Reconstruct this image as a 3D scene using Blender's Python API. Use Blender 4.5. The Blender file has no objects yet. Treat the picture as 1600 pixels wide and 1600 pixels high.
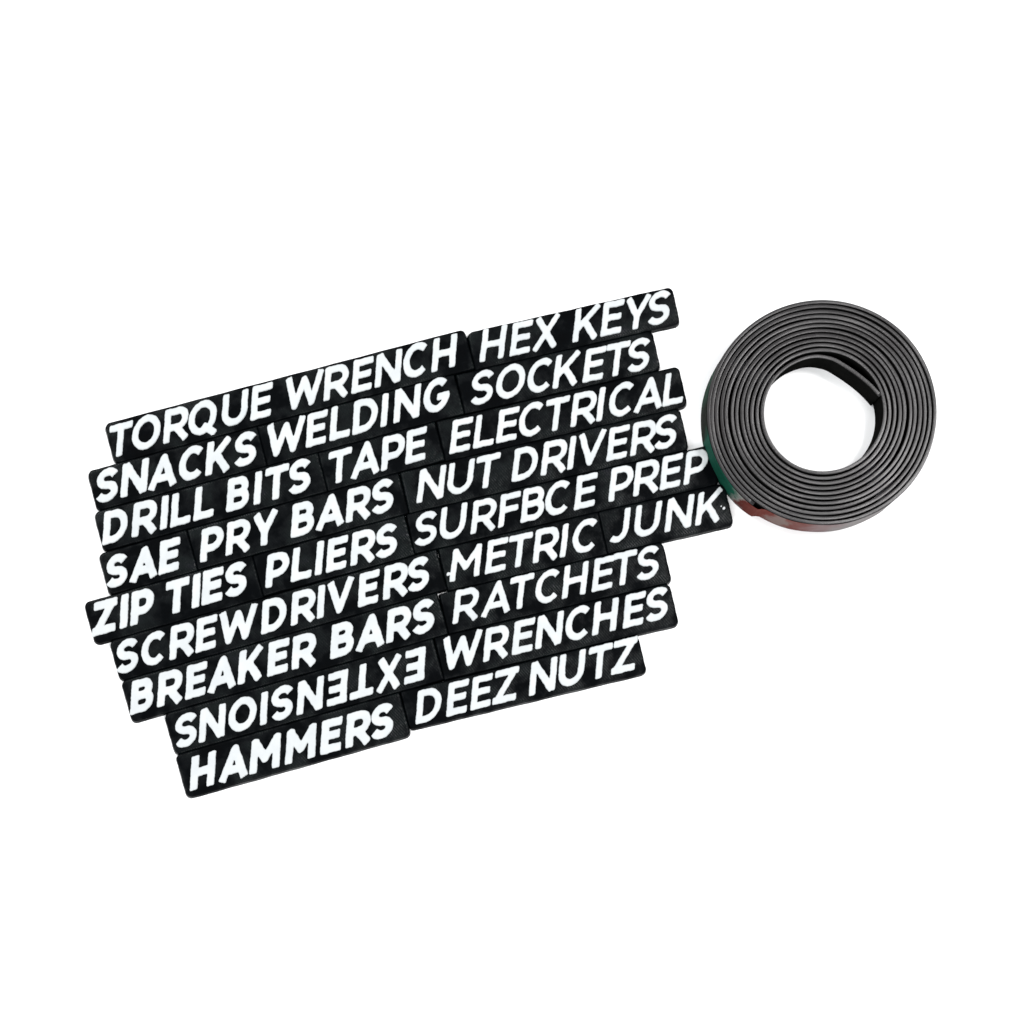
import bpy, math, random
import numpy as np
from mathutils import Vector

random.seed(7)
S = 0.00025                      # metres per photograph pixel on the table
D = 3000.0                       # camera height in the same pixels (0.75 m)
NX, NY = 535.0, 1515.0           # point of the table straight below the camera

scene = bpy.context.scene
# ---------------------------------------------------------------- camera
cam_d = bpy.data.cameras.new("camera")
cam = bpy.data.objects.new("camera", cam_d)
scene.collection.objects.link(cam)
cam.location = ((NX - 800) * S, (800 - NY) * S, D * S)
cam_d.sensor_width = 36.0
cam_d.lens = 36.0 * D / 1600.0
cam_d.shift_x = (800 - NX) / 1600.0
cam_d.shift_y = (NY - 800) / 1600.0
cam_d.clip_start = 0.01
cam_d.clip_end = 100.0
scene.camera = cam

# ---------------------------------------------------------------- world and lamps
world = bpy.data.worlds.new("World")
scene.world = world
world.use_nodes = True
bg = world.node_tree.nodes["Background"]
bg.inputs[0].default_value = (0.97, 0.985, 1.0, 1)
bg.inputs[1].default_value = 0.72

def area(name, loc, target, size, power, col=(1, 1, 1)):
    l = bpy.data.lights.new(name, 'AREA')
    l.shape = 'DISK'
    l.size = size
    l.energy = power
    l.color = col
    o = bpy.data.objects.new(name, l)
    scene.collection.objects.link(o)
    o.location = loc
    d = Vector(target) - Vector(loc)
    o.rotation_euler = d.to_track_quat('-Z', 'Y').to_euler()
    return o

area("sheen_lamp", (0.55, 0.20, 1.0), (0.10, 0.0, 0), 0.26, 8.5, (1.0, 0.985, 0.985))  # added lamp, placed to mirror a sheen off the right side of the roll
area("back_lamp", (-0.75, 0.85, 1.2), (0, 0, 0), 0.9, 16.5)
area("front_lamp", (0.45, -1.25, 1.2), (0, 0, 0), 0.9, 16.5)
area("left_lamp", (-1.3, -0.5, 1.1), (0, 0, 0), 0.9, 14.5, (0.96, 0.99, 1.0))

scene.view_settings.view_transform = 'Standard'
scene.view_settings.look = 'None'
scene.view_settings.exposure = 0.0
scene.view_settings.gamma = 1.0

# ---------------------------------------------------------------- helpers
def at(px, py, z=0.0):
    """photo pixel + height (in pixels) -> table coordinates in pixels (y up)"""
    k = (D - z) / D
    gx = NX + (px - NX) * k
    gy = NY + (py - NY) * k
    return np.array([gx - 800.0, 800.0 - gy])

def link(o):
    scene.collection.objects.link(o)
    return o

def mesh_obj(name, verts, faces, mat, parent=None, smooth=True):
    me = bpy.data.meshes.new(name)
    me.from_pydata([tuple(v) for v in verts], [], faces)
    me.validate()
    me.update()
    if smooth:
        me.polygons.foreach_set("use_smooth", [True] * len(me.polygons))
    me.materials.append(mat)
    o = link(bpy.data.objects.new(name, me))
    if parent is not None:
        o.parent = parent
    return o

# ---------------------------------------------------------------- materials
def new_mat(name):
    m = bpy.data.materials.new(name)
    m.use_nodes = True
    nt = m.node_tree
    return m, nt, nt.nodes["Principled BSDF"]

def N(nt, t, **kw):
    n = nt.nodes.new(t)
    for k, v in kw.items():
        setattr(n, k, v)
    return n

def math_node(nt, op, a, b):
    n = N(nt, 'ShaderNodeMath', operation=op)
    for i, v in enumerate((a, b)):
        if isinstance(v, (int, float)):
            n.inputs[i].default_value = v
        else:
            nt.links.new(v, n.inputs[i])
    return n.outputs[0]

def noise(nt, vec, scale, detail=3.0, rough=0.5):
    n = N(nt, 'ShaderNodeTexNoise')
    n.inputs['Scale'].default_value = scale
    n.inputs['Detail'].default_value = detail
    n.inputs['Roughness'].default_value = rough
    nt.links.new(vec, n.inputs['Vector'])
    return n.outputs[0]

def remap(nt, v, a, b, c, d):
    n = N(nt, 'ShaderNodeMapRange')
    nt.links.new(v, n.inputs[0])
    for i, x in enumerate((a, b, c, d)):
        n.inputs[i + 1].default_value = x
    return n.outputs[0]

def ramp(nt, v, stops):
    n = N(nt, 'ShaderNodeValToRGB')
    e = n.color_ramp.elements
    while len(e) < len(stops):
        e.new(0.5)
    for el, (p, c) in zip(e, stops):
        el.position = p
        el.color = (*c, 1)
    nt.links.new(v, n.inputs[0])
    return n.outputs[0]

def bump(nt, h, strength, dist, normal=None):
    n = N(nt, 'ShaderNodeBump')
    n.inputs['Strength'].default_value = strength
    n.inputs['Distance'].default_value = dist
    nt.links.new(h, n.inputs['Height'])
    if normal is not None:
        nt.links.new(normal, n.inputs['Normal'])
    return n.outputs[0]

def local_vec(nt):
    """object coordinates shifted by a random offset for each object"""
    tc = N(nt, 'ShaderNodeTexCoord')
    oi = N(nt, 'ShaderNodeObjectInfo')
    off = N(nt, 'ShaderNodeVectorMath', operation='SCALE')
    comb = N(nt, 'ShaderNodeCombineXYZ')
    for i in range(3):
        nt.links.new(oi.outputs['Random'], comb.inputs[i])
    nt.links.new(comb.outputs[0], off.inputs[0])
    off.inputs['Scale'].default_value = 3.7
    add = N(nt, 'ShaderNodeVectorMath', operation='ADD')
    nt.links.new(tc.outputs['Object'], add.inputs[0])
    nt.links.new(off.outputs[0], add.inputs[1])
    return tc.outputs['Object'], add.outputs[0], oi.outputs['Random']

def black_plastic():
    m, nt, b = new_mat("printed_black_plastic")
    obj, vec, rnd = local_vec(nt)
    n1 = noise(nt, vec, 90, 3, 0.6)
    n2 = noise(nt, vec, 420, 4, 0.65)
    col = ramp(nt, n1, [(0.30, (0.0010, 0.0012, 0.0015)), (0.50, (0.0013, 0.0018, 0.0023)),
                        (0.62, (0.0014, 0.0028, 0.0030)), (0.78, (0.0022, 0.0027, 0.0046))])
    nt.links.new(col, b.inputs['Base Color'])
    nt.links.new(remap(nt, n1, 0.42, 0.72, 0.015, 0.14), b.inputs['Specular IOR Level'])
    nt.links.new(remap(nt, n1, 0.3, 0.7, 0.48, 0.32), b.inputs['Roughness'])
    # diagonal lines of the printed top layer
    w = N(nt, 'ShaderNodeTexWave', wave_type='BANDS', bands_direction='DIAGONAL', wave_profile='SIN')
    mp = N(nt, 'ShaderNodeMapping')
    mp.inputs['Scale'].default_value = (1.0, 0.72, 0.0)
    mp.inputs['Rotation'].default_value = (0, 0, math.radians(8))
    nt.links.new(obj, mp.inputs[0])
    nt.links.new(mp.outputs[0], w.inputs[0])
    w.inputs['Scale'].default_value = 560.0
    w.inputs['Distortion'].default_value = 1.2
    w.inputs['Detail'].default_value = 2.0
    w.inputs['Detail Scale'].default_value = 0.5
    lines = math_node(nt, 'MULTIPLY', w.outputs['Fac'], remap(nt, n1, 0.42, 0.62, 0.15, 1.0))
    nb = bump(nt, lines, 0.45, 0.00012)
    nb2 = bump(nt, n2, 0.5, 0.00030, nb)
    nb3 = bump(nt, n1, 0.5, 0.0012, nb2)
    nt.links.new(nb3, b.inputs['Normal'])
    return m

def white_plastic():
    m, nt, b = new_mat("printed_white_plastic")
    obj, vec, rnd = local_vec(nt)
    n1 = noise(nt, vec, 110, 3, 0.6)
    n2 = noise(nt, vec, 900, 3, 0.6)
    col = ramp(nt, n1, [(0.25, (0.385, 0.405, 0.415)), (0.5, (0.415, 0.435, 0.44)), (0.75, (0.455, 0.468, 0.472))])
    nt.links.new(col, b.inputs['Base Color'])
    b.inputs['Roughness'].default_value = 0.45
    b.inputs['Specular IOR Level'].default_value = 0.3
    nb = bump(nt, n2, 0.35, 0.00012)
    nt.links.new(nb, b.inputs['Normal'])
    return m

def rubber():
    m, nt, b = new_mat("magnetic_rubber")
    tc = N(nt, 'ShaderNodeTexCoord')
    uv = tc.outputs['UV']
    sh = N(nt, 'ShaderNodeVectorMath', operation='ADD')
    nt.links.new(tc.outputs['Object'], sh.inputs[0])
    sh.inputs[1].default_value = (3.137, 5.713, 1.291)
    obj = sh.outputs[0]
    mp = N(nt, 'ShaderNodeMapping')
    mp.inputs['Scale'].default_value = (1.0, 24.0, 1.0)
    nt.links.new(uv, mp.inputs[0])
    n1 = noise(nt, mp.outputs[0], 7.0, 4, 0.6)
    n2 = noise(nt, obj, 60, 3, 0.6)
    n3 = noise(nt, obj, 900, 3, 0.7)
    mixv = math_node(nt, 'ADD', math_node(nt, 'MULTIPLY', n1, 0.5), math_node(nt, 'MULTIPLY', n2, 0.5))
    col = ramp(nt, mixv, [(0.34, (0.0085, 0.0083, 0.0086)), (0.48, (0.0118, 0.0109, 0.0113)),
                          (0.60, (0.0155, 0.0138, 0.0143)), (0.75, (0.0210, 0.0200, 0.0206))])
    nt.links.new(col, b.inputs['Base Color'])
    b.inputs['Specular IOR Level'].default_value = 0.30
    nt.links.new(remap(nt, n2, 0.3, 0.7, 0.32, 0.26), b.inputs['Roughness'])
    nb = bump(nt, n1, 0.18, 0.0001)
    nb2 = bump(nt, n3, 0.35, 0.00010, nb)
    nt.links.new(nb2, b.inputs['Normal'])
    return m

def shaded_face():
    m, nt, b = new_mat("shade_darkened_rubber")  # same rubber, with the shade on the strip's walls put into its colour
    tc = N(nt, 'ShaderNodeTexCoord')
    n1 = noise(nt, tc.outputs['Object'], 120, 4, 0.6)
    nt.links.new(ramp(nt, n1, [(0.3, (0.0030, 0.0031, 0.0030)), (0.7, (0.0060, 0.0060, 0.0056))]), b.inputs['Base Color'])
    b.inputs['Roughness'].default_value = 0.9
    b.inputs['Specular IOR Level'].default_value = 0.0
    nt.links.new(bump(nt, n1, 0.3, 0.0002), b.inputs['Normal'])
    return m

def liner_print():
    m, nt, b = new_mat("printed_liner_paper")
    tc = N(nt, 'ShaderNodeTexCoord')
    sep = N(nt, 'ShaderNodeSeparateXYZ')
    nt.links.new(tc.outputs['UV'], sep.inputs[0])
    wob = noise(nt, tc.outputs['Object'], 160, 3, 0.6)
    u = math_node(nt, 'ADD', sep.outputs[0], math_node(nt, 'MULTIPLY', math_node(nt, 'SUBTRACT', wob, 0.5), 0.16))
    g = (0.009, 0.055, 0.038)
    dk = (0.008, 0.010, 0.008)
    col = ramp(nt, u, [(0.0, dk), (0.03, (0.006, 0.020, 0.013)), (0.11, (0.006, 0.026, 0.016)), (0.18, (0.005, 0.006, 0.004)),
                       (0.25, (0.005, 0.008, 0.005)), (0.28, g), (0.42, (0.004, 0.04, 0.025)), (0.50, (0.006, 0.055, 0.035)),
                       (0.535, (0.15, 0.15, 0.14)), (0.56, (0.065, 0.012, 0.009)), (0.655, (0.085, 0.020, 0.015)),
                       (0.69, (0.12, 0.085, 0.078)), (0.75, (0.12, 0.088, 0.080)), (0.78, (0.10, 0.035, 0.030)),
                       (0.88, (0.14, 0.095, 0.095)), (1.0, (0.17, 0.160, 0.158))])
    nt.links.new(col, b.inputs['Base Color'])
    b.inputs['Roughness'].default_value = 0.7
    b.inputs['Specular IOR Level'].default_value = 0.03
    return m

def white_surface():
    m, nt, b = new_mat("matte_white_board")
    tc = N(nt, 'ShaderNodeTexCoord')
    n1 = noise(nt, tc.outputs['Object'], 30, 3, 0.6)
    nt.links.new(ramp(nt, n1, [(0.3, (0.90, 0.90, 0.90)), (0.7, (0.92, 0.92, 0.92))]), b.inputs['Base Color'])
    b.inputs['Roughness'].default_value = 0.9
    b.inputs['Specular IOR Level'].default_value = 0.1
    return m

M_BLACK = black_plastic()
M_WHITE = white_plastic()
M_RUBBER = rubber()
M_LINER = liner_print()
M_SHADED_FACE = shaded_face()
M_BOARD = white_surface()

# ---------------------------------------------------------------- setting
tt = mesh_obj("tabletop", [(-3, -3, 0), (3, -3, 0), (3, 3, 0), (-3, 3, 0)], [(0, 1, 2, 3)], M_BOARD, smooth=False)
tt["kind"] = "structure"

# ---------------------------------------------------------------- glyphs (strokes, cap height = 1)
def arc(cx, cy, rx, ry, a0, a1, n=18):
    return [(cx + rx * math.cos(math.radians(a0 + (a1 - a0) * i / n)),
             cy + ry * math.sin(math.radians(a0 + (a1 - a0) * i / n))) for i in range(n + 1)]

WID = dict(T=.77, O=.92, R=.83, Q=.92, U=.83, E=.66, W=1.28, N=.85, C=.84, H=.78, X=.86, K=.82, Y=.86, S=.73,
           A=.96, L=.66, D=.80, I=.26, G=.84, B=.74, P=.74, V=.92, Z=.78, F=.66, M=.98, J=.56)
CENTRED = set("TIYVOQCGSUJ")

def glyph(ch, w):
    W = WID[ch] if ch != 'I' else 2 * w
    b, p = [], []
    t, m = 1 - w, W / 2
    anchor = 0.0
    if ch in CENTRED:
        anchor = m
    if ch == 'T':
        b = [(0, t, W, t), (m, 0, m, t)]
    elif ch == 'I':
        b = [(w, 0, w, 1)]
    elif ch in 'OQ':
        p = [arc(m, .5, m - w, .51 - w, 0, 360, 36)]
        if ch == 'Q':
            b = [(m + .02, .27, W - .01, -.07)]
    elif ch in 'RP':
        lo = .42 if ch == 'R' else .38
        r = (t - lo) / 2
        cx = W - w - r - (.05 if ch == 'R' else 0)
        b = [(w, 0, w, 1)]
        p = [[(w, t)] + arc(cx, (t + lo) / 2, r, r, 90, -90) + [(w, lo)]]
        if ch == 'R':
            b.append((m - .02, lo, W - w * .85, 0))
    elif ch == 'B':
        mid = .515
        r1, r2 = (t - mid) / 2, (mid - w) / 2
        b = [(w, 0, w, 1)]
        p = [[(w, t)] + arc(W - w - r1 - .05, (t + mid) / 2, r1, r1, 90, -90) + [(w, mid)],
             [(w, mid)] + arc(W - w - r2, (w + mid) / 2, r2, r2, 90, -90) + [(w, w)]]
    elif ch == 'D':
        b = [(w, 0, w, 1)]
        p = [[(w, t)] + arc(m - .06, .5, W - w - m + .06, t - .5, 90, -90) + [(w, w)]]
    elif ch == 'U':
        p = [arc(m, .42, m - w, .42 - w, 180, 360)]
        b = [(w, .38, w, 1), (W - w, .38, W - w, 1)]
    elif ch == 'J':
        p = [arc(m - .07, .36, W - w - m + .07, .36 - w, 0, -128)]
        b = [(W - w, .34, W - w, 1)]
    elif ch in 'EF':
        b = [(w, 0, w, 1), (0, t, W, t), (w, .515, W - .05, .515)]
        if ch == 'E':
            b.append((0, w, W, w))
    elif ch == 'L':
        b = [(w, 0, w, 1), (0, w, W, w)]
    elif ch == 'H':
        b = [(w, 0, w, 1), (W - w, 0, W - w, 1), (w, .50, W - w, .50)]
    elif ch == 'N':
        b = [(w, 0, w, 1), (W - w, 0, W - w, 1), (w * .95, .97, W - w * .95, .03)]
    elif ch == 'M':
        b = [(w, 0, w * 1.15, 1), (W - w, 0, W - w * 1.15, 1)]
        p = [[(w * 1.15, .90), (m, .37), (W - w * 1.15, .90)]]
    elif ch == 'C':
        p = [arc(m + .02, .5, m - w + .02, .51 - w, 48, 312, 28)]
    elif ch == 'G':
        p = [arc(m + .01, .5, m - w + .01, .51 - w, 48, 350, 30)]
        b = [(m + .02, .43, W, .43)]
    elif ch == 'S':
        a = (.51 - w) / 2
        p = [arc(m, .5 + a, m - w - .01, a, 28, 270, 22) , arc(m, .5 - a, m - w, a, 90, -152, 22)]
    elif ch == 'K':
        b = [(w, 0, w, 1), (w * 1.1, .36, W - w * .9, 1), (W * .40, .58, W - w * .9, 0)]
    elif ch == 'X':
        b = [(w, 0, W - w, 1), (w, 1, W - w, 0)]
    elif ch == 'Y':
        b = [(m, 0, m, .46), (w, 1, m, .40), (W - w, 1, m, .40)]
    elif ch == 'V':
        p = [[(w, 1), (m, w * .9), (W - w, 1)]]
    elif ch == 'W':
        p = [[(w, 1), (.285 * W, w * .9), (m, .84), (.715 * W, w * .9), (W - w, 1)]]
        anchor = .285 * W
    elif ch == 'A':
        b = [(m - .2, .29, m + .2, .29)]
        p = [[(w, 0), (m, 1 - w * .9), (W - w, 0)]]
    elif ch == 'Z':
        b = [(.02, t, W, t), (W - w * 1.3, t, w * 1.3, w), (0, w, W - .02, w)]
    return W, anchor, b, p

def glyph_sdf(ch, w, X, Y, cap, slant, k=1.2, rot=False, extra=()):
    """signed distance in pixels of the slanted glyph at tag coordinates X, Y"""
    W, anchor, bs, ps = glyph(ch, w)
    x = (X - math.tan(slant) * Y) / cap
    y = Y / cap
    if rot:
        x, y = W - x, 1 - y
    res = None
    r = .05
    ds = []
    for (x0, y0, x1, y1) in bs:
        dx, dy = x1 - x0, y1 - y0
        L = math.hypot(dx, dy)
        ux, uy = dx / L, dy / L
        cx, cy = (x0 + x1) / 2, (y0 + y1) / 2
        lx = np.abs((x - cx) * ux + (y - cy) * uy) - (L / 2 - r)
        ly = np.abs(-(x - cx) * uy + (y - cy) * ux) - (w - r)
        ds.append(np.hypot(np.maximum(lx, 0), np.maximum(ly, 0)) + np.minimum(np.maximum(lx, ly), 0) - r)
    for pl in ps:
        dm = np.full(x.shape, 9.0)
        for (x0, y0), (x1, y1) in zip(pl[:-1], pl[1:]):
            dx, dy = x1 - x0, y1 - y0
            q = dx * dx + dy * dy
            if q < 1e-12:
                continue
            tt_ = np.clip(((x - x0) * dx + (y - y0) * dy) / q, 0, 1)
            dm = np.minimum(dm, np.hypot(x - x0 - tt_ * dx, y - y0 - tt_ * dy))
        d = dm - w
        for (ex, ey), (fx, fy) in (((pl[0]), (pl[1])), ((pl[-1]), (pl[-2]))):
            if ch not in 'SCGJVWA':
                break                                   # only free ends are squared off
            L = math.hypot(ex - fx, ey - fy)
            out = ((x - ex) * (ex - fx) + (y - ey) * (ey - fy)) / L
            d = np.where((out > 0) & (np.hypot(x - ex, y - ey) < 1.6 * w), np.maximum(d, out - (.28 * w if ch in 'SCGJ' else 0.0)), d)
        ds.append(d)
    for (ex, ey, er) in extra:
        ds.append(np.hypot(x - ex, y - ey) - er)
    kk = k / cap
    res = ds[0]
    for d in ds[1:]:
        h = np.maximum(kk - np.abs(res - d), 0) / kk
        res = np.minimum(res, d) - h * h * kk * 0.25
    return res * cap * 0.95

def letter_mesh(sdf_fn, x0, x1, y0, y1, z0, z1, step=1.3, rb=1.5, rng=random):
    """solid letter: rounded top grown from the distance field, walls down to the plate"""
    nx, ny = int((x1 - x0) / step) + 2, int((y1 - y0) / step) + 2
    gx = x0 + np.arange(nx) * step
    gy = y0 + np.arange(ny) * step
    X, Y = np.meshgrid(gx, gy, indexing='ij')
    F = sdf_fn(X, Y)
    a = [rng.uniform(0, 6.28) for _ in range(6)]
    F = F + 0.34 * (np.sin(X * .31 + a[0]) * np.sin(Y * .27 + a[1]) + .7 * np.sin(X * .71 + Y * .23 + a[2]) * np.sin(Y * .63 - X * .2 + a[3]))
    zn = 0.22 * np.sin(X * .42 + a[4]) * np.sin(Y * .37 + a[5])
    verts, faces, vid = [], [], {}
    def ztop(f):
        q = 1 - min(max(-f / rb, 0), 1)
        return z1 - rb * (1 - math.sqrt(max(0, 1 - q * q)))
    def corner(i, j):
        key = (i, j)
        if key not in vid:
            vid[key] = len(verts)
            verts.append((gx[i], gy[j], ztop(F[i, j]) + zn[i, j]))
        return vid[key]
    def cross(i, j, i2, j2):
        key = (i, j, i2, j2) if (i, j) < (i2, j2) else (i2, j2, i, j)
        if key not in vid:
            f0, f1 = F[key[0], key[1]], F[key[2], key[3]]
            t = min(max(f0 / (f0 - f1), .04), .96)
            vid[key] = len(verts)
            verts.append((gx[key[0]] + t * (gx[key[2]] - gx[key[0]]), gy[key[1]] + t * (gy[key[3]] - gy[key[1]]), z1 - rb))
        return vid[key]
    border = []
    inside = F < 0
    anyin = inside[:-1, :-1] | inside[1:, :-1] | inside[:-1, 1:] | inside[1:, 1:]
    for i, j in zip(*np.nonzero(anyin)):
        cs = [(i, j), (i + 1, j), (i + 1, j + 1), (i, j + 1)]
        ins = [inside[c] for c in cs]
        if all(ins):
            faces.append([corner(*c) for c in cs])
            continue
        poly, kinds = [], []
        for q in range(4):
            c, d = cs[q], cs[(q + 1) % 4]
            if ins[q]:
                poly.append(corner(*c)); kinds.append(0)
            if ins[q] != ins[(q + 1) % 4]:
                poly.append(cross(*c, *d)); kinds.append(1 if ins[q] else 2)     # 1 = leaving, 2 = entering
        if ins in ([True, False, True, False], [False, True, False, True]):
            # two corners apart: keep them joined
            pass
        if len(poly) >= 3:
            faces.append(poly)
        for q in range(len(poly)):
            if kinds[q] == 1 and kinds[(q + 1) % len(poly)] == 2:
                border.append((poly[q], poly[(q + 1) % len(poly)]))
    low = {}
    def lower(v):
        if v not in low:
            low[v] = len(verts)
            verts.append((verts[v][0], verts[v][1], z0))
        return low[v]
    for (a_, b_) in border:
        faces.append([b_, a_, lower(a_), lower(b_)])
    return verts, faces

# ---------------------------------------------------------------- tags
ZP = 12.0      # top of the black plate
ZL = 15.0      # top of the white letters
SL = math.radians(19)

# text, anchors (photo x of each letter's foot), baseline (two photo points), plate ends (photo points at mid height),
# plate above / below the baseline, cap height, stroke, description of its place
TAGS = [
 ("TORQUE WRENCH", [186,223,254.5,311,362,391, 460,505,549,585,646,674], (187,712,711,572), (171,693), (733,549), 53.5, 9.5, 49.5, 11.2,
  "long black tag reading TORQUE WRENCH in raised white letters, first of the top row"),
 ("HEX KEYS", [749,796,830, 894,938,993,1027], (751,566,992,514), (738,546), (1058,480), 51.5, 9.5, 49.5, 10.3,
  "black tag reading HEX KEYS in raised white letters, at the top right beside TORQUE WRENCH"),
 ("SNACKS", [165,187.5,230,295,320,381], (191,777,357,734), (144,766), (409,697), 54, 9.5, 49.5, 12.2,
  "short black tag reading SNACKS in raised white letters, left of the WELDING tag"),
 ("WELDING", [431,477.5,514.5,550,599.5,614.5,677], (479,699,617,661), (411,696), (717,620), 53, 9.5, 49.5, 11.4,
  "black tag reading WELDING in raised white letters, between SNACKS and SOCKETS"),
 ("SOCKETS", [750,791,839,863,910,961,995], (750,631,961,587), (720,617), (1027,548), 53, 9.5, 49.5, 10.3,
  "black tag reading SOCKETS in raised white letters, under the HEX KEYS tag"),
 ("DRILL BITS", [159.5,205,255,265.5,302, 353,401,430,466], (160,852,430,780), (154,830), (504,742), 54.5, 10, 49.5, 12.2,
  "black tag reading DRILL BITS in raised white letters, under the SNACKS tag"),
 ("TAPE", [529,547,595,633], (529,754,634,725), (506,741), (688,692), 53.5, 9.5, 49.5, 11.2,
  "short black tag reading TAPE in raised white letters, between DRILL BITS and ELECTRICAL"),
 ("ELECTRICAL", [702,739,775,826,867,891,936,967,989,1035], (702,709,1036,635), (690,691), (1069,607), 53, 9.5, 49.5, 10.3,
  "black tag reading ELECTRICAL in raised white letters, under the SOCKETS tag"),
 ("SAE", [181,201,247.5], (206,910,284,888), (162,897), (299,858), 54, 9.5, 49.0, 13.2,
  "shortest black tag reading SAE in raised white letters, left of the PRY BARS tag"),
 ("PRY BARS", [312,352,412, 454,492,540,596], (314,879,544,816), (302,857), (632,775), 54, 9.5, 49.5, 12.2,
  "black tag reading PRY BARS in raised white letters, between SAE and NUT DRIVERS"),
 ("NUT DRIVERS", [650.5,714,758, 799,844.5,890.5,921,947.5,984.5,1037], (652,786,987,712), (635,773), (1071,674), 53, 9.5, 49.5, 10.3,
  "long black tag reading NUT DRIVERS in raised white letters, under the ELECTRICAL tag"),
 ("ZIP TIES", [143,192.5,203, 275,305,314.5,367], (144,995,316,946), (138,968), (399,895), 54, 10, 50, 13.4,
  "black tag reading ZIP TIES in raised white letters, jutting out furthest to the left"),
 ("PLIERS", [414,454,497,509,547,602], (416,919,550,884), (402,894), (639,838), 53.5, 9.5, 49.5, 12.2,
  "black tag reading PLIERS in raised white letters, between ZIP TIES and SURFBCE PREP"),
 ("SURFBCE PREP", [663,702,735,778,813,867,897, 950.5,989,1031,1068], (739,834,1070,757), (642,837), (1119,734), 53, 9.5, 49.5, 10.3,
  "long black tag reading SURFBCE PREP in raised white letters, its right end touching the roll"),
 ("SCREWDRIVERS", [197,237,264,305,357,407.5,454,500,530,559,598,652], (267,1031,601,937), (178,1028), (690,892), 54.5, 9.5, 49.5, 12.2,
  "longest single-word black tag, reading SCREWDRIVERS, left of the METRIC tag"),
 ("METRIC", [702,757.5,809,832,879,910], (705,909,879,870), (693,891), (942,836), 53, 9.5, 49.5, 10.3,
  "black tag reading METRIC in raised white letters, between SCREWDRIVERS and JUNK"),
 ("JUNK", [965,1006,1038,1086], (1040,831,1120,814), (945,835), (1141,792), 53, 9.5, 49.5, 10.3,
  "short black tag reading JUNK in raised white letters, against the lower left of the roll"),
 ("BREAKER BARS", [203,245,289,323,371,417,455, 515.5,554.5,603,660], (204,1117,606,1005), (197,1093), (691,961), 54.5, 10, 50, 13.0,
  "long black tag reading BREAKER BARS in raised white letters, left of RATCHETS"),
 ("RATCHETS", [707,751,811,852,877.5,924.5,972,1010], (709,975,972,914), (694,959), (1043,877), 53, 9.5, 49.5, 10.3,
  "black tag reading RATCHETS in raised white letters, right of BREAKER BARS"),
 ("SNOISNETXE", [289,310,374,411,439,463,510,546,586,631], (314,1160,664,1061), (265,1147), (684,1032), 58, 11, 49.5, 12.2,
  "black tag reading EXTENSIONS upside down in raised white letters, above HAMMERS"),
 ("WRENCHES", [705,754.5,799.5,836,899,925,973,1024], (757,1034,974,982), (687,1030), (1053,940), 53.5, 10, 49.5, 11.2,
  "black tag reading WRENCHES in raised white letters, between RATCHETS and DEEZ NUTZ"),
 ("HAMMERS", [296,340.5,389,444.5,500,539,595], (297,1236,541,1169), (281,1204), (630,1115), 58, 7.5, 50.5, 13.4,
  "black tag reading HAMMERS in raised white letters, lowest at the left"),
 ("DEEZ NUTZ", [649,697,735,769, 826,888,935,954.5], (650,1132,955,1055), (636,1112), (1004,1022), 56, 7, 49.5, 11.2,
  "black tag reading DEEZ NUTZ in raised white letters, right of the HAMMERS tag"),
]
GROUP = "black tool label tags with raised white words"

def between(p, q):
    k = 28 if abs(p[0] - q[0]) > abs(p[1] - q[1]) else 8
    return [(p[0] + (q[0] - p[0]) * i / k, p[1] + (q[1] - p[1]) * i / k) for i in range(1, k)]

def rounded_rect(x0, y0, x1, y1, radii, shrink=0.0, n=6):
    pts = []
    for (sx, sy, a), r in zip(((1, 1, 0), (0, 1, 90), (0, 0, 180), (1, 0, 270)), radii):
        r = max(r - shrink, .5)
        cx = x1 - r if sx else x0 + r
        cy = y1 - r if sy else y0 + r
        corner = [(cx + r * math.cos(math.radians(a + 90 * i / n)), cy + r * math.sin(math.radians(a + 90 * i / n)))
                  for i in range(n + 1)]
        if pts:
            pts += between(pts[-1], corner[0])
        pts += corner
    return pts + between(pts[-1], pts[0])

def plate_mesh(x0, y0, x1, y1, zt, radii, rng):
    """solid plate with a softly rounded upper edge; its foot is flared to cover bright table in the gaps and keep the seams dark"""
    rings = []
    ph = [rng.uniform(0, 6.28) for _ in range(4)]
    prof = [(-1.1, 0.0), (-1.35, .8), (-1.2, 2.5), (-0.5, 5.5), (0.0, zt - 3.4), (0.25, zt - 2.3), (0.9, zt - 1.3), (2.2, zt - 0.5), (3.6, zt - 0.08), (4.6, zt)]  # flared foot added to hide brightly lit table between neighbouring plates
    for inset, z in prof:
        rings.append([(p[0] + .22 * math.sin(p[1] * .31 + ph[0]) + .12 * math.sin(p[1] * .9 + ph[1]),
                       p[1] + .24 * math.sin(p[0] * .083 + ph[2]) + .14 * math.sin(p[0] * .31 + ph[3]), z) for p in rounded_rect(x0 + inset, y0 + inset, x1 - inset, y1 - inset, radii, inset * .8)])
    n = len(rings[0])
    verts = [v for r in rings for v in r]
    faces = [list(range(n))[::-1]]
    for k in range(len(rings) - 1):
        for i in range(n):
            j = (i + 1) % n
            faces.append([k * n + i, k * n + j, (k + 1) * n + j, (k + 1) * n + i])
    base = (len(rings) - 1) * n
    faces.append([base + i for i in range(n)])
    return verts, faces

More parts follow.
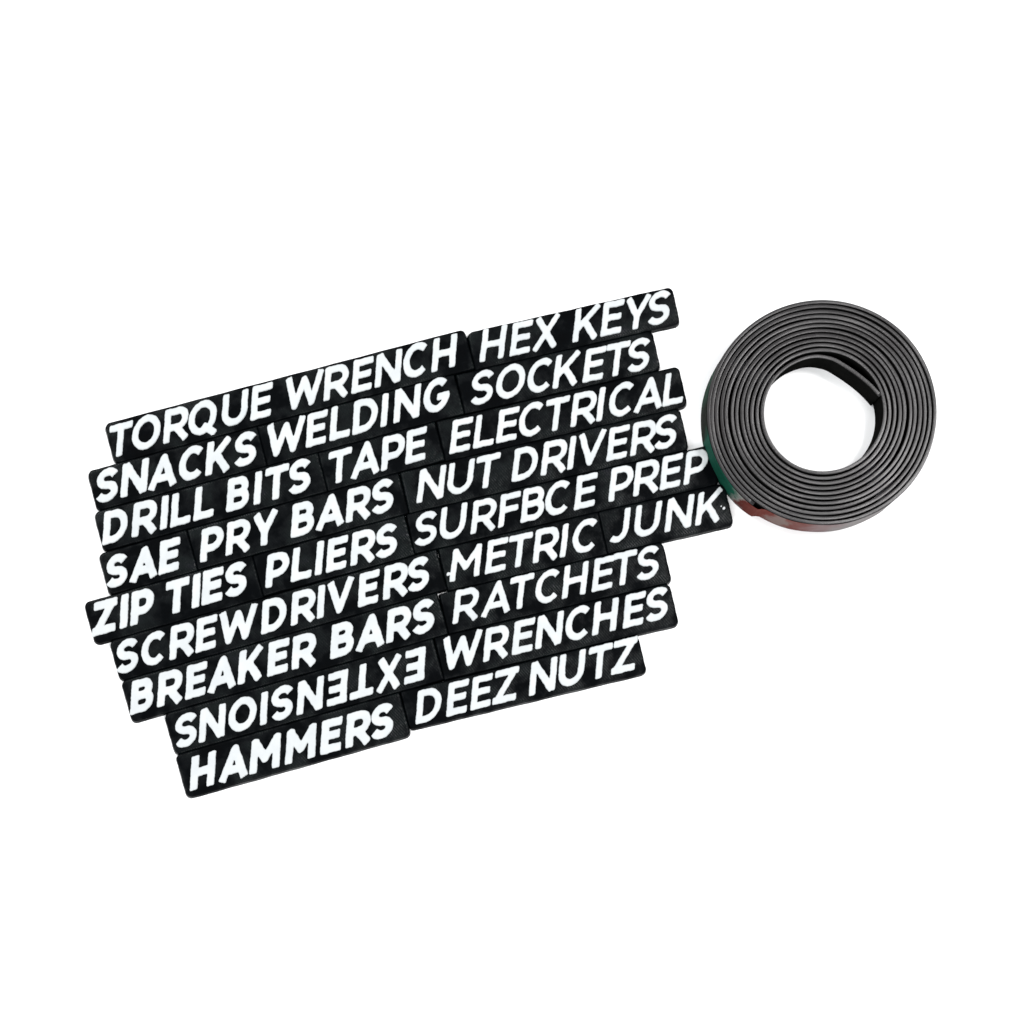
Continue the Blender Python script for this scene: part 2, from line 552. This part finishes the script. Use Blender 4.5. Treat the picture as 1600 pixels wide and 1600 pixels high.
# plates: centre, angle, half length, half width (in photo pixels on the table), laid so that neighbours just clear
PLATES = [
 (-347.29, 177.77, 14.803, 290.08, 32.04),
 (95.35, 283.57, 12.676, 163.8, 30.07),
 (-522.36, 65.17, 14.811, 136.79, 31.87),
 (-236.42, 140.85, 14.803, 158.79, 31.77),
 (71.65, 215.08, 12.677, 156.78, 31.35),
 (-470.0, 13.18, 14.931, 180.66, 31.37),
 (-204.1, 84.11, 14.831, 94.28, 31.1),
 (77.27, 150.46, 12.894, 193.6, 32.1),
 (-567.7, -80.9, 15.644, 71.48, 33.28),
 (-333.87, -17.04, 15.021, 170.37, 32.62),
 (49.99, 77.27, 12.914, 223.58, 32.89),
 (-527.69, -139.71, 15.649, 136.19, 33.92),
 (-278.2, -70.11, 15.167, 122.36, 32.54),
 (78.01, 17.39, 12.92, 243.08, 31.51),
 (-364.86, -163.15, 15.665, 264.5, 32.37),
 (16.43, -64.26, 13.01, 127.84, 33.9),
 (239.39, -12.8, 12.871, 100.69, 33.71),
 (-354.85, -229.06, 15.665, 255.66, 33.59),
 (67.36, -120.81, 13.124, 178.66, 32.29),
 (-324.66, -290.11, 15.677, 217.45, 33.1),
 (69.26, -188.52, 13.198, 187.82, 33.64),
 (-341.46, -365.87, 15.656, 181.06, 35.01),
 (17.76, -267.97, 13.506, 190.04, 30.73),
]

def local_xy(i, p):
    cx, cy, a, hx, hy = PLATES[i]
    ca, sa = math.cos(math.radians(a)), math.sin(math.radians(a))
    dx, dy = p[0] - cx, p[1] - cy
    return dx * ca + dy * sa, -dx * sa + dy * ca

def corner_radii(i):
    """corners shut in between other tags are tighter than the free ones"""
    rr = []
    cx, cy, a, hx, hy = PLATES[i]
    ca, sa = math.cos(math.radians(a)), math.sin(math.radians(a))
    for sx, sy in ((1, 1), (-1, 1), (-1, -1), (1, -1)):
        p = (cx + sx * hx * ca - sy * hy * sa, cy + sx * hx * sa + sy * hy * ca)
        near = 0
        for j, r in enumerate(PLATES):
            if j != i:
                lx, ly = local_xy(j, p)
                near += math.hypot(max(abs(lx) - r[3], 0), max(abs(ly) - r[4], 0)) < 6.5
        rr.append(2.2 if near >= 2 else 9.0)
    return rr

for ti, (text, anchors, bl, pl, pr, up, down, cap, stroke, label) in enumerate(TAGS):
    rng = random.Random(sum(map(ord, text)) * 13)
    A, B = at(bl[0], bl[1], ZL), at(bl[2], bl[3], ZL)
    u = (B - A) / np.linalg.norm(B - A)
    v = np.array([-u[1], u[0]])
    cx, cy, ang_d, hx, hy = PLATES[ti]
    c = np.array([cx, cy])
    ang = math.radians(ang_d)
    x0, x1, y0, y1 = -hx, hx, -hy, hy
    root = link(bpy.data.objects.new("label_tag", None))
    root.empty_display_size = 0.01
    root.location = (c[0] * S, c[1] * S, 0)
    root.rotation_euler = (0, 0, ang)
    root["label"] = label
    root["category"] = "label tag"
    root["group"] = GROUP
    dz = rng.uniform(-.25, .25)
    vs, fs = plate_mesh(x0, y0, x1, y1, ZP + dz, corner_radii(ti), rng)
    mesh_obj("plate", [(a * S, b * S, z * S) for a, b, z in vs], fs, M_BLACK, root)
    by = float((A - c) @ v)   # baseline in the writing's own frame (a hair off the plate's angle)
    w = (stroke - 0.85) / cap / 2
    rot = text == "SNOISNETXE"
    for ch, ax in zip([q for q in text if q != ' '], anchors):
        slope = (bl[3] - bl[1]) / (bl[2] - bl[0])
        P = at(ax, bl[1] + (ax - bl[0]) * slope, ZL)
        ua = float((P - c) @ u)
        W, anc, _, _ = glyph(ch, w)
        off = anc * cap
        if ch in 'OQCGSU':
            off -= {'S': 0.2, 'U': 3.0, 'C': 2.5}.get(ch, 3.5)
        if ch == 'J':
            off -= 1.5
        if rot and ch == 'T':
            off = 0
        ox = ua - off
        extra = ()
        if text == "JUNK" and ch == 'K':
            extra = ((.80, .44, .03), (.89, .36, .05))
        if text == "METRIC" and ch == 'M':
            extra = ((-.06, .27, .055),)
        capj = cap * rng.uniform(.985, 1.015)
        dy = rng.uniform(-.35, .35)
        f = lambda X, Y: glyph_sdf(ch, w * 1.0, X - ox, Y - by - dy, capj, SL, rot=rot, extra=extra)
        vs, fs = letter_mesh(f, ox - 8, ox + W * cap + math.tan(SL) * cap + 10, by - 6, by + cap + 5,
                             ZP + dz - 0.6, ZL + dz + rng.uniform(-.2, .2), rng=rng)
        lv = []
        for a, b, z in vs:
            lx, ly = local_xy(ti, c + u * a + v * b)
            lv.append((lx * S, ly * S, z * S))
        lo = mesh_obj("letter", lv, fs, M_WHITE, root)

# ---------------------------------------------------------------- roll of magnetic strip
ZR = 47.0
CT = at(1287, 644, ZR)
KR = (D - ZR) / D
right = [96,103.7,111.6,120.0,126.8,136.4,143.6,151.3,159,166.8,174.4]
top   = [88.3,97.2,105.1,112.7,121.0,127.6,135.9,142.5,150.3,157.7,165.6,172.6]
bot   = [94.8,102.9,110.8,118.8,126.7,134.3,142.2,149.8,158.0,165.9,173.0]
left  = [96.1,103.8,111.9,120.2,127.7,135.8,142.8,152.0,159.6,167.2,173.6,179.6]
knots = []
for k in range(12):
    knots.append((k + .25, top[k]))
    knots.append((k + .5, left[k]))
    if k < 11:
        knots.append((k + .75, bot[k]))
        knots.append((k + 1.0, right[k]))
knots.append((11.75, 179.9))
knots.append((12.0, 181))
T0 = knots[0][0]
def radius(t):
    q = (t - T0) / .25
    i = int(math.floor(q))
    i = max(0, min(i, len(knots) - 2))
    f = q - i
    p = [knots[max(0, min(len(knots) - 1, i + d))][1] for d in (-1, 0, 1, 2)]
    return 0.5 * ((2 * p[1]) + (-p[0] + p[2]) * f + (2 * p[0] - 5 * p[1] + 4 * p[2] - p[3]) * f * f
                  + (-p[0] + 3 * p[1] - 3 * p[2] + p[3]) * f ** 3)

path = []
# loose inner tail: photo points on its centre line, from its free end to where it joins the first turn
for (px, py) in ((1375.6, 618.5), (1361, 602.0), (1345, 588.5), (1330, 577.5), (1315, 568.0), (1301, 560.0)):
    path.append(at(px, py, ZR) - CT)
n_turn = 110
t = 0.265
T_END = 11.655
while t < T_END:
    a = 2 * math.pi * t
    r = radius(t) * KR
    r += 0.16 * math.sin(a * 3.1 + t) + 0.10 * math.sin(a * 7.3 + 2 * t)
    path.append(np.array([r * math.cos(a), r * math.sin(a)]))
    t += 1.0 / n_turn
path = np.array(path)
# smooth the tail joint
dense = [path[0]]
for a, b in zip(path[:6], path[1:7]):
    for k in range(1, 5):
        dense.append(a + (b - a) * k / 4)
path = np.array(dense + list(path[7:]))
for _ in range(3):
    seg = path[:34].copy()
    seg[1:-1] = (seg[:-2] + 2 * seg[1:-1] + seg[2:]) / 4
    path[:34] = seg
tan = np.gradient(path, axis=0)
tan /= np.linalg.norm(tan, axis=1)[:, None]
nor = np.stack([tan[:, 1], -tan[:, 0]], axis=1)       # points away from the centre (path runs anticlockwise)
arc_len = np.concatenate([[0], np.cumsum(np.linalg.norm(np.diff(path, axis=0), axis=1))])
h = 2.65
def section(i):
    q = arc_len[i]
    hz = ZR + 0.7 * math.sin(q * .011) + 0.35 * math.sin(q * .047 + 1) + .5 * math.sin(q * .0043)
    hh = h + 0.16 * math.sin(q * .03) + .10 * math.sin(q * .0113 + 2)
    tl = .14 * math.sin(q * .0083 + 1) + .08 * math.sin(q * .029) + .04 * math.sin(q * .11)
    return [(-hh, 0.4), (-hh, hz - .8), (-hh + .2, hz - .25 - tl), (-hh + .5, hz - .04 - tl), (-hh + .7, hz - tl), (hh - .7, hz + tl),
            (hh - .5, hz - .04 + tl), (hh - .2, hz - .25 + tl), (hh, hz - .8), (hh, 0.4), (hh - .8, 0.0), (-hh + .8, 0.0)]
verts, faces, uvs = [], [], []
ns = len(section(0))
for i in range(len(path)):
    for (o_, z_) in section(i):
        q = path[i] + nor[i] * o_
        verts.append((q[0] * S, q[1] * S, z_ * S))
        uvs.append((arc_len[i] / 400.0, (o_ + h) / 25.0 + (z_ / ZR if abs(o_) > h - .3 else 1.0)))
for i in range(len(path) - 1):
    for j in range(ns):
        k = (j + 1) % ns
        faces.append([i * ns + j, (i + 1) * ns + j, (i + 1) * ns + k, i * ns + k])
faces.append(list(range(ns)))
faces.append([(len(path) - 1) * ns + j for j in range(ns)][::-1])

roll = link(bpy.data.objects.new("magnetic_strip_roll", None))
roll.empty_display_size = 0.02
roll.location = (CT[0] * S, CT[1] * S, 0)
roll["label"] = "coiled roll of dark grey magnetic strip with a loose inner end, right of the tags"
roll["category"] = "magnetic strip"
strip = mesh_obj("strip", verts, faces, M_RUBBER, roll)
strip.data.materials.append(M_SHADED_FACE)
for pg in strip.data.polygons:
    if abs(pg.normal.z) < .25:          # the two broad faces take the colour with shade painted in; cut edges stay grey
        pg.material_index = 1
uvl = strip.data.uv_layers.new(name="UVMap")
for lp in strip.data.loops:
    uvl.data[lp.index].uv = uvs[lp.vertex_index]

# coloured printed liner still wrapped round the outside, a little loose
a0, a1 = 157, 305
verts, faces, uvs = [], [], []
nl = 90
for i in range(nl + 1):
    f = i / nl
    fu = f * (a1 - a0) / 127.0
    a = math.radians(a0 + (a1 - a0) * f)
    ref = radius(11 + (a0 + (a1 - a0) * f) / 360.0) if (a0 + (a1 - a0) * f) / 360.0 < .655 else \
        max(radius(10 + (a0 + (a1 - a0) * f) / 360.0), 0)
    if (a0 + (a1 - a0) * f) / 360.0 >= .655:
        g = min(1.0, ((a0 + (a1 - a0) * f) / 360.0 - .655) / .012)
        ref = ref + (radius(11.655) - radius(10.655)) * (1 - g) ** 2
    bulge = 0.25 + 0.5 * math.sin(f * 17) ** 2
    r_ = ref * KR + h + bulge
    zt = ZR - 1.2 - 0.8 * math.sin(f * 9) ** 2
    for (dr, z_) in ((0, .3), (0, zt), (.5, zt), (.5, .3)):
        verts.append(((r_ + dr) * math.cos(a) * S, (r_ + dr) * math.sin(a) * S, z_ * S))
        uvs.append((fu, z_ / ZR))
for i in range(nl):
    for j in range(4):
        k = (j + 1) % 4
        faces.append([i * 4 + j, i * 4 + k, (i + 1) * 4 + k, (i + 1) * 4 + j])
faces.append([3, 2, 1, 0])
faces.append([nl * 4 + j for j in range(4)])
liner = mesh_obj("printed_liner", verts, faces, M_LINER, roll, smooth=False)
liner["label"] = "thin outer liner printed green, red and pale pink"
uvl = liner.data.uv_layers.new(name="UVMap")
for lp in liner.data.loops:
    uvl.data[lp.index].uv = uvs[lp.vertex_index]
